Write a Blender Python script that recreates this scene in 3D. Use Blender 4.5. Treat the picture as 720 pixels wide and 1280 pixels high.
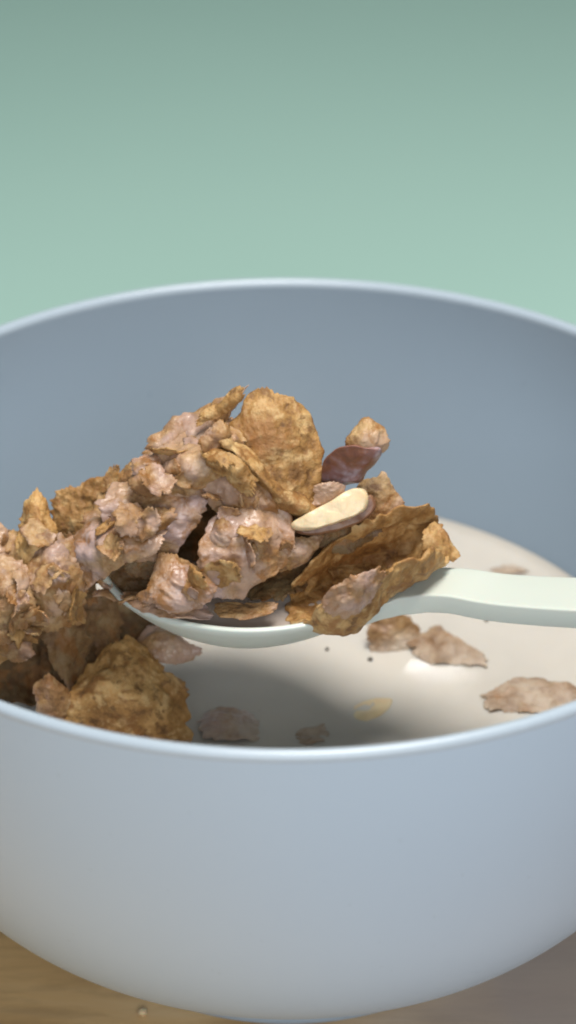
import bpy, math
import numpy as np
from mathutils import Vector

for o in list(bpy.data.objects):
    bpy.data.objects.remove(o)
scene = bpy.context.scene
col = scene.collection
S = 0.01                       # everything below is written in centimetres

# ------------------------------------------------------------------ camera
F_PX, DIST, ELEV, PITCH = 3011.0, 37.93, math.radians(29.2), math.radians(30.1)
CAM = np.array([0, -DIST * math.cos(ELEV), DIST * math.sin(ELEV)])
FW = np.array([0, math.cos(PITCH), -math.sin(PITCH)])
UP = np.array([0, math.sin(PITCH), math.cos(PITCH)])
cd = bpy.data.cameras.new('camera')
cam = bpy.data.objects.new('camera', cd)
col.objects.link(cam)
cam.location = Vector(CAM * S)
cam.rotation_euler = (math.pi / 2 - PITCH, 0, 0)
cd.sensor_fit = 'VERTICAL'
cd.angle = 2 * math.atan(640 / F_PX)
cd.clip_start = 0.01
cd.clip_end = 50
cd.dof.use_dof = True
cd.dof.focus_distance = 36.2 * S
cd.dof.aperture_fstop = 10
scene.camera = cam

# ------------------------------------------------------------------ world, lamps, exposure
w = bpy.data.worlds.new('World')
scene.world = w
w.use_nodes = True
w.node_tree.nodes['Background'].inputs[0].default_value = (0.86, 0.93, 1.0, 1)
w.node_tree.nodes['Background'].inputs[1].default_value = 0.10


def area(name, loc, target, sx, sy, power, color):
    l = bpy.data.lights.new(name, 'AREA')
    l.shape = 'RECTANGLE'
    l.size, l.size_y = sx * S, sy * S
    l.energy = power
    l.color = color
    o = bpy.data.objects.new(name, l)
    col.objects.link(o)
    o.location = Vector(loc) * S
    d = (Vector(target) - Vector(loc))
    o.rotation_euler = d.to_track_quat('-Z', 'Y').to_euler()
    return o


area('overhead_lamp', (6, -7, 54), (0, 0, -4), 26, 20, 4.4, (1.0, 0.965, 0.90))
area('window_lamp', (4, -72, 30), (0, 0, -6), 56, 30, 3.6, (0.92, 0.96, 1.0))
area('strip_lamp', (7, 60, 35.6), (1.9, 0.6, -3.95), 3.0, 0.2, 0.009, (1.0, 1.0, 1.0))

scene.view_settings.view_transform = 'Standard'
scene.view_settings.look = 'None'
scene.view_settings.exposure = 0.0
scene.view_settings.gamma = 1.0


# ------------------------------------------------------------------ helpers
def at(px, py, Y=None, z=None):
    """point of the place seen at a pixel of the 720x1280 photograph, on the plane y=Y or z=z"""
    d = np.array([(px - 360) / F_PX, 0, 0]) + FW - UP * ((py - 640) / F_PX)
    t = (Y - CAM[1]) / d[1] if Y is not None else (z - CAM[2]) / d[2]
    return CAM + d * t


def hash3(ix, iy, iz, seed):
    h = (ix * 374761393 + iy * 668265263 + iz * 2147483647 + seed * 1274126177) & 0xFFFFFFFF
    h = ((h ^ (h >> 13)) * 1274126177) & 0xFFFFFFFF
    h = ((h ^ (h >> 16)) * 2246822519) & 0xFFFFFFFF
    return ((h ^ (h >> 15)) & 0xFFFFFF) / float(0xFFFFFF) * 2 - 1


def noise(P, f, seed):
    q = P * f + 1000.0 + seed * 7.31
    i = np.floor(q).astype(np.int64)
    u = q - i
    u = u * u * u * (u * (u * 6 - 15) + 10)
    r = 0
    for dx in (0, 1):
        for dy in (0, 1):
            for dz in (0, 1):
                wgt = (u[:, 0] if dx else 1 - u[:, 0]) * (u[:, 1] if dy else 1 - u[:, 1]) * (u[:, 2] if dz else 1 - u[:, 2])
                r = r + wgt * hash3(i[:, 0] + dx, i[:, 1] + dy, i[:, 2] + dz, seed)
    return r


def fbm(P, f, seed, n=3, g=0.5):
    r, a = 0, 1.0
    for k in range(n):
        r = r + a * noise(P, f, seed + k * 17)
        a *= g
        f *= 2.07
    return r


def link_mesh(name, V, Fc, mat, parent=None, smooth=True, attrs=None):
    me = bpy.data.meshes.new(name)
    V = np.asarray(V, dtype=np.float64) * S
    me.vertices.add(len(V))
    me.vertices.foreach_set('co', V.ravel())
    Fc = [tuple(f) for f in Fc]
    tot = sum(len(f) for f in Fc)
    me.loops.add(tot)
    me.loops.foreach_set('vertex_index', np.fromiter((i for f in Fc for i in f), dtype=np.int32, count=tot))
    me.polygons.add(len(Fc))
    ln = np.array([len(f) for f in Fc])
    me.polygons.foreach_set('loop_start', np.concatenate([[0], np.cumsum(ln)[:-1]]).astype(np.int32))
    me.update(calc_edges=True)
    if smooth:
        me.polygons.foreach_set('use_smooth', np.ones(len(Fc), dtype=bool))
    if attrs:
        for k, v in attrs.items():
            a = me.attributes.new(k, 'FLOAT', 'POINT')
            a.data.foreach_set('value', np.asarray(v, dtype=np.float32))
    me.materials.append(mat)
    o = bpy.data.objects.new(name, me)
    col.objects.link(o)
    if parent:
        o.parent = parent
    return o


def tag(o, label=None, cat=None, group=None, kind=None):
    for k, v in (('label', label), ('category', cat), ('group', group), ('kind', kind)):
        if v:
            o[k] = v
    return o


def empty(name, loc):
    o = bpy.data.objects.new(name, None)
    o.empty_display_size = 0.01
    col.objects.link(o)
    o.location = Vector(loc) * S
    return o


def recentre(o, p=None):
    """move a mesh's origin to its own middle"""
    me = o.data
    n = len(me.vertices)
    c = np.zeros(n * 3)
    me.vertices.foreach_get('co', c)
    c = c.reshape(-1, 3)
    m = c.mean(0) if p is None else np.asarray(p) * S
    me.vertices.foreach_set('co', (c - m).ravel())
    o.location = Vector(m)
    me.update()


def child(o, parent):
    """parent a mesh given in world coordinates to an empty that is only translated"""
    o.parent = parent
    o.location = Vector(o.location) - Vector(parent.location)


# ------------------------------------------------------------------ materials
class NT:
    def __init__(s, name):
        s.m = bpy.data.materials.new(name)
        s.m.use_nodes = True
        s.t = s.m.node_tree
        s.b = s.t.nodes['Principled BSDF']

    def n(s, typ, **kw):
        nd = s.t.nodes.new(typ)
        for k, v in kw.items():
            setattr(nd, k, v)
        return nd

    def l(s, a, b):
        s.t.links.new(a, b)

    def noise(s, vec, scale, detail=4, rough=0.55, dist=0.0):
        nd = s.n('ShaderNodeTexNoise')
        nd.inputs['Scale'].default_value = scale
        nd.inputs['Detail'].default_value = detail
        nd.inputs['Roughness'].default_value = rough
        nd.inputs['Distortion'].default_value = dist
        s.l(vec, nd.inputs['Vector'])
        return nd.outputs['Fac']

    def ramp(s, fac, stops):
        nd = s.n('ShaderNodeValToRGB')
        e = nd.color_ramp.elements
        while len(e) < len(stops):
            e.new(0.5)
        for el, (p, c) in zip(e, stops):
            el.position = p
            el.color = (c[0], c[1], c[2], 1) if isinstance(c, (tuple, list)) else (c, c, c, 1)
        s.l(fac, nd.inputs['Fac'])
        return nd.outputs['Color']

    def mix(s, fac, a, b, mode='MIX'):
        nd = s.n('ShaderNodeMix', data_type='RGBA', blend_type=mode)
        for sock, v in ((0, fac), (6, a), (7, b)):
            if hasattr(v, 'links'):
                s.l(v, nd.inputs[sock])
            elif sock == 0:
                nd.inputs[0].default_value = v
            else:
                nd.inputs[sock].default_value = (v[0], v[1], v[2], 1)
        return nd.outputs[2]

    def math(s, op, a, b=0.0, clamp=False):
        nd = s.n('ShaderNodeMath', operation=op, use_clamp=clamp)
        for i, v in enumerate((a, b)):
            if hasattr(v, 'links'):
                s.l(v, nd.inputs[i])
            else:
                nd.inputs[i].default_value = v
        return nd.outputs[0]

    def bump(s, h, strength, dist):
        nd = s.n('ShaderNodeBump')
        nd.inputs['Strength'].default_value = strength
        nd.inputs['Distance'].default_value = dist
        s.l(h, nd.inputs['Height'])
        s.l(nd.outputs['Normal'], s.b.inputs['Normal'])

    def attr(s, name):
        return s.n('ShaderNodeAttribute', attribute_name=name).outputs['Fac']

    def obj(s):
        return s.n('ShaderNodeTexCoord').outputs['Object']

    def rnd(s):
        return s.n('ShaderNodeObjectInfo').outputs['Random']


def m_flake(name, wet, dark=1.0):
    """toasted bran flake; wet = how much of it is coated in milk"""
    k = NT(name)
    v = k.obj()
    off = k.n('ShaderNodeVectorMath', operation='ADD')
    k.l(v, off.inputs[0])
    sc = k.n('ShaderNodeVectorMath', operation='SCALE')
    sc.inputs[0].default_value = (3.1, 1.7, 2.3)
    k.l(k.rnd(), sc.inputs['Scale'])
    k.l(sc.outputs[0], off.inputs[1])
    v = off.outputs[0]
    big = k.noise(v, 130, 5, 0.62)
    mid = k.noise(v, 420, 5, 0.65)
    fine = k.noise(v, 1300, 3, 0.6)
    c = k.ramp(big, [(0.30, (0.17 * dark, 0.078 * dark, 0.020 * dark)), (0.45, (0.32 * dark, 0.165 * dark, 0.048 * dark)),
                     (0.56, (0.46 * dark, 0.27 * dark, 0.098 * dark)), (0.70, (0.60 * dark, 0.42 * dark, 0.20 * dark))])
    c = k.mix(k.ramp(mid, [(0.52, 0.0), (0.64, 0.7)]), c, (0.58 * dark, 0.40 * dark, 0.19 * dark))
    c = k.mix(k.ramp(mid, [(0.34, 0.85), (0.47, 0.0)]), c, (0.12, 0.052, 0.015))
    # toasted edge
    ed = k.attr('edge')
    c = k.mix(k.math('MULTIPLY', k.ramp(ed, [(0.72, 0.0), (1.0, 0.8)]), k.ramp(big, [(0.35, 1.0), (0.6, 0.2)])), c, (0.34 * dark, 0.17 * dark, 0.045 * dark))
    # bran specks
    vo = k.n('ShaderNodeTexVoronoi')
    vo.inputs['Scale'].default_value = 620
    k.l(v, vo.inputs['Vector'])
    spk = k.math('MULTIPLY', k.ramp(vo.outputs['Distance'], [(0.16, 1.0), (0.26, 0.0)]), k.ramp(k.noise(v, 300, 2), [(0.5, 0.0), (0.62, 0.8)]))
    c = k.mix(spk, c, (0.20, 0.085, 0.025))
    # milk film: fills the hollows, worn off the peaks
    h = k.attr('height')
    wn = k.noise(v, 120, 3, 0.5, 0.8)
    wmask = k.math('ADD', wn, k.math('MULTIPLY', k.math('SUBTRACT', 0.5, h), 0.30))
    t = 0.86 - 0.50 * wet
    film = k.ramp(wmask, [(max(t - 0.09, 0.0), 0.0), (min(t + 0.13, 1), 0.35 + 0.42 * wet)])
    soaked = k.mix(min(1, wet * 1.1) * 0.60, c, (0.27, 0.145, 0.082))
    filmc = k.ramp(k.noise(v, 75, 2), [(0.42, (0.50, 0.345, 0.265)), (0.62, (0.47, 0.355, 0.36))])
    c2 = k.mix(film, soaked, filmc)
    spots = k.ramp(k.noise(v, 210, 4, 0.6, 0.5), [(0.54, 0.0), (0.64, 0.85)])
    c2 = k.mix(spots, c2, (0.27, 0.12, 0.034))
    # milk climbing the pieces that sit in it
    geo = k.n('ShaderNodeNewGeometry')
    sz = k.n('ShaderNodeSeparateXYZ')
    k.l(geo.outputs['Position'], sz.inputs[0])
    zz = k.math('ADD', k.math('MULTIPLY', k.math('ADD', sz.outputs[2], 0.0395), 330.0), k.math('MULTIPLY', k.math('SUBTRACT', 0.5, big), 3.0))
    c2 = k.mix(k.ramp(zz, [(0.0, 0.72), (0.9, 0.0)]), c2, (0.55, 0.46, 0.38))
    k.l(c2, k.b.inputs['Base Color'])
    k.l(k.math('SUBTRACT', 0.60 - 0.22 * wet, k.math('MULTIPLY', film, 0.28)), k.b.inputs['Roughness'])
    k.b.inputs['Specular IOR Level'].default_value = 0.45
    k.b.inputs['Subsurface Weight'].default_value = 0.12
    k.b.inputs['Subsurface Radius'].default_value = (0.9, 0.5, 0.25)
    k.b.inputs['Subsurface Scale'].default_value = 0.0012
    hh = k.math('ADD', k.math('MULTIPLY', mid, 0.8), k.math('MULTIPLY', fine, 0.3))
    hh = k.math('MULTIPLY', hh, k.math('SUBTRACT', 1.0, k.math('MULTIPLY', film, 0.9)))
    k.bump(hh, 0.8, 0.0009)
    return k.m


def m_glaze(name, colr, rough, bump=0.00004):
    k = NT(name)
    v = k.obj()
    n = k.noise(v, 9, 3)
    c = k.mix(k.ramp(n, [(0.3, 0.0), (0.7, 1.0)]), [x * 0.975 for x in colr], [min(1, x * 1.02) for x in colr])
    # tiny specks in the glaze
    sp = k.ramp(k.noise(v, 900, 1), [(0.74, 0.0), (0.80, 0.25)])
    c = k.mix(sp, c, [x * 0.7 for x in colr])
    k.l(c, k.b.inputs['Base Color'])
    k.l(k.ramp(k.noise(v, 30, 4), [(0.3, rough * 0.9), (0.7, rough * 1.12)]), k.b.inputs['Roughness'])
    k.bump(k.noise(v, 130, 3), 0.25, bump)
    return k.m


M = {}
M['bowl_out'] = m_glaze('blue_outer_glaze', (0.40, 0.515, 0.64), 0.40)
M['bowl_in'] = m_glaze('shaded_inner_glaze', (0.222, 0.28, 0.342), 0.30)  # shade inside the bowl put into the colour, darker than the outer wall
M['bowl_rim'] = m_glaze('pale_rim_glaze', (0.37, 0.44, 0.51), 0.27)
M['dry'] = m_flake('dry_bran_flake', 0.08)
M['damp'] = m_flake('damp_bran_flake', 0.58)
M['wet'] = m_flake('milk_coated_bran_flake', 0.78)
M['sunk'] = m_flake('half_sunk_bran_flake', 0.35, 0.62)
M['golden'] = m_flake('golden_bran_flake', 0.05, 1.22)
M['dark'] = m_flake('gap_shade_flake', 0.05, 0.34)  # shade of the gaps between flakes, put into the flake colour


def m_milk(name, colr, sss=0.5):
    k = NT(name)
    v = k.obj()
    n = k.noise(v, 45, 4, 0.5, 0.6)
    c = k.mix(k.ramp(n, [(0.35, 0.0), (0.7, 1.0)]), colr, [x * 0.90 for x in colr])
    # fine bran dust
    sp = k.math('MULTIPLY', k.ramp(k.noise(v, 700, 2), [(0.70, 0.0), (0.77, 0.5)]), k.ramp(k.noise(v, 60, 2), [(0.45, 0.0), (0.65, 1.0)]))
    c = k.mix(sp, c, (0.36, 0.24, 0.13))
    k.l(c, k.b.inputs['Base Color'])
    k.b.inputs['Roughness'].default_value = 0.06
    k.b.inputs['IOR'].default_value = 1.42
    k.bump(k.noise(v, 60, 3, 0.5, 0.8), 0.2, 0.00005)
    k.b.inputs['Subsurface Weight'].default_value = sss
    k.b.inputs['Subsurface Radius'].default_value = (1.0, 0.8, 0.6)
    k.b.inputs['Subsurface Scale'].default_value = 0.003
    return k.m


M['milk'] = m_milk('oat_tinted_milk', (0.60, 0.56, 0.505))
M['spoon_milk'] = m_milk('spoon_milk_tone', (0.50, 0.42, 0.37))

k = NT('mint_plastic')
v = k.obj()
k.l(k.mix(k.ramp(k.noise(v, 25, 3), [(0.3, 0.0), (0.7, 1.0)]), (0.57, 0.615, 0.56), (0.61, 0.65, 0.595)), k.b.inputs['Base Color'])
k.b.inputs['Roughness'].default_value = 0.36
k.b.inputs['Subsurface Weight'].default_value = 0.1
k.b.inputs['Subsurface Scale'].default_value = 0.001
k.bump(k.noise(v, 420, 3), 0.12, 0.0001)
M['spoon'] = k.m

k = NT('mint_backdrop_paper')
v = k.obj()
k.l(k.mix(k.ramp(k.noise(v, 3, 4), [(0.35, 0.0), (0.7, 1.0)]), (0.41, 0.635, 0.57), (0.43, 0.65, 0.585)), k.b.inputs['Base Color'])
k.b.inputs['Roughness'].default_value = 0.85
k.bump(k.noise(v, 260, 4), 0.2, 0.0003)
M['backdrop'] = k.m

k = NT('brown_table_wood')
v = k.obj()
mp = k.n('ShaderNodeMapping')
mp.inputs['Scale'].default_value = (1.6, 9.0, 1)
mp.inputs['Rotation'].default_value = (0, 0, 1.25)
k.l(v, mp.inputs['Vector'])
g1 = k.noise(mp.outputs[0], 3.2, 6, 0.6, 1.2)
g2 = k.noise(mp.outputs[0], 26, 5, 0.65, 0.4)
cw = k.ramp(g1, [(0.30, (0.52, 0.31, 0.13)), (0.5, (0.66, 0.43, 0.20)), (0.7, (0.72, 0.54, 0.32))])
cw = k.mix(k.ramp(g2, [(0.35, 0.5), (0.55, 0.0)]), cw, (0.34, 0.21, 0.10))
# turns greyer towards one side of the board, with an uneven border
sx = k.n('ShaderNodeSeparateXYZ')
k.l(v, sx.inputs[0])
grey = k.math('ADD', k.math('MULTIPLY', sx.outputs[0], 11.0), k.math('MULTIPLY', k.math('SUBTRACT', k.noise(v, 14, 3), 0.5), 1.2))
cw = k.mix(k.ramp(k.math('ADD', grey, 0.4), [(0.2, 0.0), (0.7, 0.85)]), cw, (0.46, 0.385, 0.35))
k.l(cw, k.b.inputs['Base Color'])
k.b.inputs['Roughness'].default_value = 0.5
k.bump(g2, 0.3, 0.0004)
M['table'] = k.m

k = NT('almond_flesh')
v = k.obj()
c = k.mix(k.ramp(k.noise(v, 240, 4), [(0.35, 0.0), (0.7, 1.0)]), (0.70, 0.57, 0.37), (0.60, 0.45, 0.25))
k.l(c, k.b.inputs['Base Color'])
k.b.inputs['Roughness'].default_value = 0.38
k.b.inputs['Subsurface Weight'].default_value = 0.25
k.b.inputs['Subsurface Scale'].default_value = 0.0015
k.bump(k.noise(v, 380, 5, 0.65), 0.5, 0.0005)
M['almond'] = k.m

k = NT('almond_skin')
v = k.obj()
c = k.mix(k.ramp(k.noise(v, 330, 4), [(0.35, 0.0), (0.65, 1.0)]), (0.135, 0.055, 0.028), (0.26, 0.125, 0.06))
k.l(c, k.b.inputs['Base Color'])
k.b.inputs['Roughness'].default_value = 0.42
k.bump(k.noise(v, 700, 3), 0.4, 0.0003)
M['skin'] = k.m

k = NT('raisin_flesh')
v = k.obj()
c = k.ramp(k.noise(v, 190, 4, 0.6, 0.5), [(0.33, (0.12, 0.05, 0.04)), (0.45, (0.22, 0.09, 0.05)), (0.55, (0.27, 0.15, 0.14)), (0.63, (0.40, 0.31, 0.34))])
k.l(c, k.b.inputs['Base Color'])
k.b.inputs['Roughness'].default_value = 0.42
k.b.inputs['Subsurface Weight'].default_value = 0.2
k.b.inputs['Subsurface Scale'].default_value = 0.001
k.bump(k.noise(v, 420, 4), 0.3, 0.0003)
M['raisin'] = k.m

k = NT('dark_crumb')
k.b.inputs['Base Color'].default_value = (0.05, 0.035, 0.02, 1)
k.b.inputs['Roughness'].default_value = 0.4
M['crumb'] = k.m

# ------------------------------------------------------------------ table and backdrop
H_TABLE = -7.97
N = 60
xs = np.linspace(-70, 70, N)
ys = np.linspace(-60, 30, N)
X, Yg = np.meshgrid(xs, ys)
V = np.stack([X.ravel(), Yg.ravel(), np.full(N * N, H_TABLE)], 1)
Fc = [(j * N + i, j * N + i + 1, (j + 1) * N + i + 1, (j + 1) * N + i) for j in range(N - 1) for i in range(N - 1)]
tag(link_mesh('table_surface', V, Fc, M['table']), kind='structure')

prof = []
for t in np.linspace(0, 1, 10):
    prof.append((11 + 59 * t, H_TABLE + 0.06))
Rb = 26.0
for a in np.linspace(0.03, math.pi / 2, 40):
    prof.append((70 + Rb * math.sin(a), H_TABLE + 0.06 + Rb * (1 - math.cos(a))))
for t in np.linspace(0.1, 1, 8):
    prof.append((70 + Rb, H_TABLE + 0.06 + Rb + 35 * t))
prof = np.array(prof)
n = len(prof)
V, Fc = [], []
for x in (-110, 110):
    for y, z in prof:
        V.append((x, y, z))
for i in range(n - 1):
    Fc.append((i, i + 1, n + i + 1, n + i))
tag(link_mesh('backdrop', V, Fc, M['backdrop']), kind='structure')


# ------------------------------------------------------------------ bowl
def revolve(name, rz, mat, parent, closed=False, seg=256):
    rz = np.array(rz)
    n = len(rz)
    a = np.linspace(0, 2 * np.pi, seg, endpoint=False)
    V = np.stack([rz[None, :, 0] * np.cos(a)[:, None], rz[None, :, 0] * np.sin(a)[:, None], np.broadcast_to(rz[None, :, 1], (seg, n))], -1).reshape(-1, 3)
    Fc = []
    for s in range(seg):
        t = (s + 1) % seg
        for i in range(n if closed else n - 1):
            j = (i + 1) % n
            Fc.append((s * n + i, t * n + i, t * n + j, s * n + j))
    return link_mesh(name, V, Fc, mat, parent)


R, HB = 7.5, 7.97
FH, RBS, PA, PB = 1.03, 4.04, 2.54, 1.85


def r_out(z):
    t = 1 + z / (HB - FH)
    return RBS + (R - RBS) * (1 - (1 - t) ** PA) ** (1 / PB)


bowl = tag(empty('bowl', (0, 0, H_TABLE)), 'large pale blue ceramic bowl with a white-edged rim, holding milk and bran flakes', 'bowl')
zt = -0.11
outer = [(max(r_out(z), RBS), z) for z in -(HB - FH) * (1 - np.linspace(0, 1 + zt / (HB - FH), 70) ** 1.0)]
outer = [(RBS - 0.05, outer[0][1] - 0.05)] + outer
oo = revolve('outer_wall', outer, M['bowl_out'], None)
child(oo, bowl)
rim = []
cr, th = R - 0.105, 0.105
for a in np.linspace(-0.05, math.pi + 0.05, 24):
    rim.append((cr + th * math.cos(a), zt + th * 1.0 * math.sin(a)))
rim = [(rim[0][0] + .0005, zt - 0.03)] + rim + [(rim[-1][0], zt - 0.03)]
o = revolve('rim', rim, M['bowl_rim'], None)
child(o, bowl)
RI0 = rim[-1][0]


def r_in(z):
    t = np.clip(1 + z / 7.2, 0, 1)
    return RI0 * (1 - (1 - t) ** 2.0) ** (1 / 1.75) * 0.985 + 0.015 * RI0 * t


inner = [(max(r_in(z), 0.0), z) for z in np.concatenate([np.linspace(zt - 0.03, -6.4, 70), np.linspace(-6.45, -7.2, 14)])]
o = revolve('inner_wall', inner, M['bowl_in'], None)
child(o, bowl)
foot = [(RBS - 0.06, -HB + FH - 0.04), (3.98, -HB + 0.75), (3.93, -HB + 0.25), (3.90, -HB + 0.08), (3.80, -HB + 0.004), (3.55, -HB + 0.004), (3.45, -HB + 0.2), (3.4, -HB + 0.7), (0.02, -HB + 0.75)]
o = revolve('foot_ring', foot, M['bowl_out'], None)
child(o, bowl)

# ------------------------------------------------------------------ milk
Z_MILK = -3.95
RM = r_in(Z_MILK)


def disc(name, cx, cy, cz, rx, ry, mat, nr=60, na=160, amp=0.012, men=0.10, seed=1, rot=0.0):
    V = [(cx, cy, cz)]
    for i in range(1, nr + 1):
        f = (i / nr) ** 0.8
        for j in range(na):
            a = 2 * math.pi * j / na
            ux, uy = rx * f * math.cos(a), ry * f * math.sin(a)
            V.append((cx + ux * math.cos(rot) - uy * math.sin(rot), cy + ux * math.sin(rot) + uy * math.cos(rot), cz + men * max(0, 1 - (1 - f) * min(rx, ry) / 0.14) ** 2))
    V = np.array(V)
    V[:, 2] += amp * fbm(V * [1, 1, 0], 0.9, seed, 3)
    Fc = [(0, 1 + j, 1 + (j + 1) % na) for j in range(na)]
    for i in range(1, nr):
        a0, b0 = 1 + (i - 1) * na, 1 + i * na
        for j in range(na):
            Fc.append((a0 + j, b0 + j, b0 + (j + 1) % na, a0 + (j + 1) % na))
    o = link_mesh(name, V, Fc, mat)
    recentre(o, (cx, cy, cz))
    return o


tag(disc('milk', 0, 0, Z_MILK, RM + 0.03, RM + 0.03, M['milk'], amp=0.0015), 'cream coloured milk filling the blue bowl around the floating flakes', 'milk', kind='stuff')

# ------------------------------------------------------------------ spoon
Z_SP = -1.10
SC = at(303, 714, z=Z_SP)                       # middle of the scoop
HN = at(540, 724, z=-0.86)
HR = at(720, 741, z=-0.42)
HE = HR + (HR - HN) * 3.4 + np.array([0, 0, 0.6])
ax = HN - SC
ax[2] = 0
ax /= np.linalg.norm(ax)
LB, WB, DB = 2.20, 1.70, 0.86                    # scoop half length, half width, depth
sd = np.array([-ax[1], ax[0], 0.0])              # sideways (away from the camera)

spoon = tag(empty('spoon', SC), 'pale mint plastic spoon heaped with soggy bran flakes, handle reaching out to the right', 'spoon')
NU, NV = 90, 48
th = 0.16
V, Fc = [], []
# scoop: polar grid, upper and lower skins joined at a rounded lip
NR, NA = 26, 120
upper, lower = [], []


def scoop_r(a):
    # slightly egg shaped, pulled toward the handle
    c, s_ = math.cos(a), math.sin(a)
    return LB * c * (1.0 if c < 0 else 1.10), WB * s_ * (1.0 if c < 0 else (1 - 0.18 * c * c))


rings = []
for i in range(NR + 1):                           # upper skin centre -> lip
    f = i / NR
    rings.append((f * 0.965, -DB * (1 - f ** 2.3)))
for a in np.linspace(0.3, math.pi - 0.1, 8):      # lip
    rings.append((0.965 + 0.035 * (1 - math.cos(a)) * 0.9, 0.045 * math.sin(a)))
for i in range(NR, -1, -1):                       # lower skin
    f = i / NR
    rings.append((f * 1.02 if f > 0 else 0, -0.05 - (DB + th - 0.05) * (1 - f ** 2.5)))
V = []
for f, z in rings:
    for j in range(NA):
        u, v_ = scoop_r(2 * math.pi * j / NA)
        lift = 0.10 * max(0, u * f / LB) ** 2
        V.append(SC + ax * u * f + sd * v_ * f + np.array([0, 0, z + lift]))
for i in range(len(rings) - 1):
    for j in range(NA):
        k2 = (j + 1) % NA
        Fc.append((i * NA + j, i * NA + k2, (i + 1) * NA + k2, (i + 1) * NA + j))
o = link_mesh('scoop', V, Fc, M['spoon'])
child(o, spoon)
# handle: loft of rounded rectangles along a smooth path
P0 = SC + ax * (LB * 0.86) + np.array([0, 0, -0.12])
path = [P0, P0 * 0.67 + HN * 0.33 + np.array([0, 0, 0.03]), P0 * 0.33 + HN * 0.67 + np.array([0, 0, 0.02]), HN + (HR - HN) * 0.15, HR, HE]


def catmull(P, n):
    P = [2 * np.array(P[0]) - np.array(P[1])] + [np.array(p) for p in P] + [2 * np.array(P[-1]) - np.array(P[-2])]
    out = []
    segs = len(P) - 3
    for q in np.linspace(0, segs - 1e-6, n):
        i = int(q)
        t = q - i
        a, b, c_, d = P[i:i + 4]
        out.append(0.5 * ((2 * b) + (-a + c_) * t + (2 * a - 5 * b + 4 * c_ - d) * t * t + (-a + 3 * b - 3 * c_ + d) * t ** 3))
    return np.array(out)


pts = catmull(path, 90)
wid = catmull([np.array([v]) for v in (0.80, 0.58, 0.47, 0.445, 0.51, 0.70)], 90)[:, 0]
thk = catmull([np.array([v]) for v in (0.20, 0.27, 0.32, 0.33, 0.33, 0.30)], 90)[:, 0]
V, Fc = [], []
NS = 32
for i in range(90):
    d = pts[min(i + 1, 89)] - pts[max(i - 1, 0)]
    d /= np.linalg.norm(d)
    side = np.cross([0, 0, 1], d)
    side /= np.linalg.norm(side)
    up = np.cross(d, side)
    e = 1.0
    if i > 84:
        e = math.sqrt(max(0.02, 1 - ((i - 84) / 5.2) ** 2))
    for j in range(NS):
        a = 2 * math.pi * j / NS
        c_, s_ = math.cos(a), math.sin(a)
        p = 0.12
        V.append(pts[i] + side * wid[i] * e * np.sign(c_) * abs(c_) ** p + up * (thk[i] / 2 * np.sign(s_) * abs(s_) ** 0.16 - thk[i] / 2))
for i in range(89):
    for j in range(NS):
        k2 = (j + 1) % NS
        Fc.append((i * NS + j, (i + 1) * NS + j, (i + 1) * NS + k2, i * NS + k2))
Fc.append(tuple(range(NS)))
Fc.append(tuple(89 * NS + j for j in reversed(range(NS))))
o = link_mesh('handle', V, Fc, M['spoon'])
child(o, spoon)
rot = math.atan2(ax[1], ax[0])
tag(disc('spoon_milk', SC[0], SC[1], Z_SP - 0.22, LB * 0.925, WB * 0.925, M['spoon_milk'], 30, 100, 0.01, 0.05, 5, rot),
    'greyish milk pooled in the scoop of the mint spoon under the flakes', 'milk', kind='stuff')


# ------------------------------------------------------------------ flakes
def interp_net(net, U, Vv):
    """tensor Catmull-Rom through a net of 3-D points"""
    net = np.array(net, dtype=float)
    r, c = net.shape[:2]

    def pad(A):
        return np.concatenate([2 * A[:1] - A[1:2], A, 2 * A[-1:] - A[-2:-1]], 0)
    A = pad(net)
    A = np.swapaxes(pad(np.swapaxes(A, 0, 1)), 0, 1)

    def wts(q, n):
        q = np.clip(q, -0.12, 1.12) * (n - 1)
        i = np.clip(np.floor(q).astype(int), 0, n - 2)
        t = q - i
        W = np.stack([-t + 2 * t ** 2 - t ** 3, 2 - 5 * t ** 2 + 3 * t ** 3, t + 4 * t ** 2 - 3 * t ** 3, -t ** 2 + t ** 3], -1) * 0.5
        return i, W
    iu, wu = wts(U, c)
    iv, wv = wts(Vv, r)
    out = 0
    for a in range(4):
        for b in range(4):
            out = out + A[iv + a, iu + b] * (wv[:, a] * wu[:, b])[:, None]
    return out


ALLV = []


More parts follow.
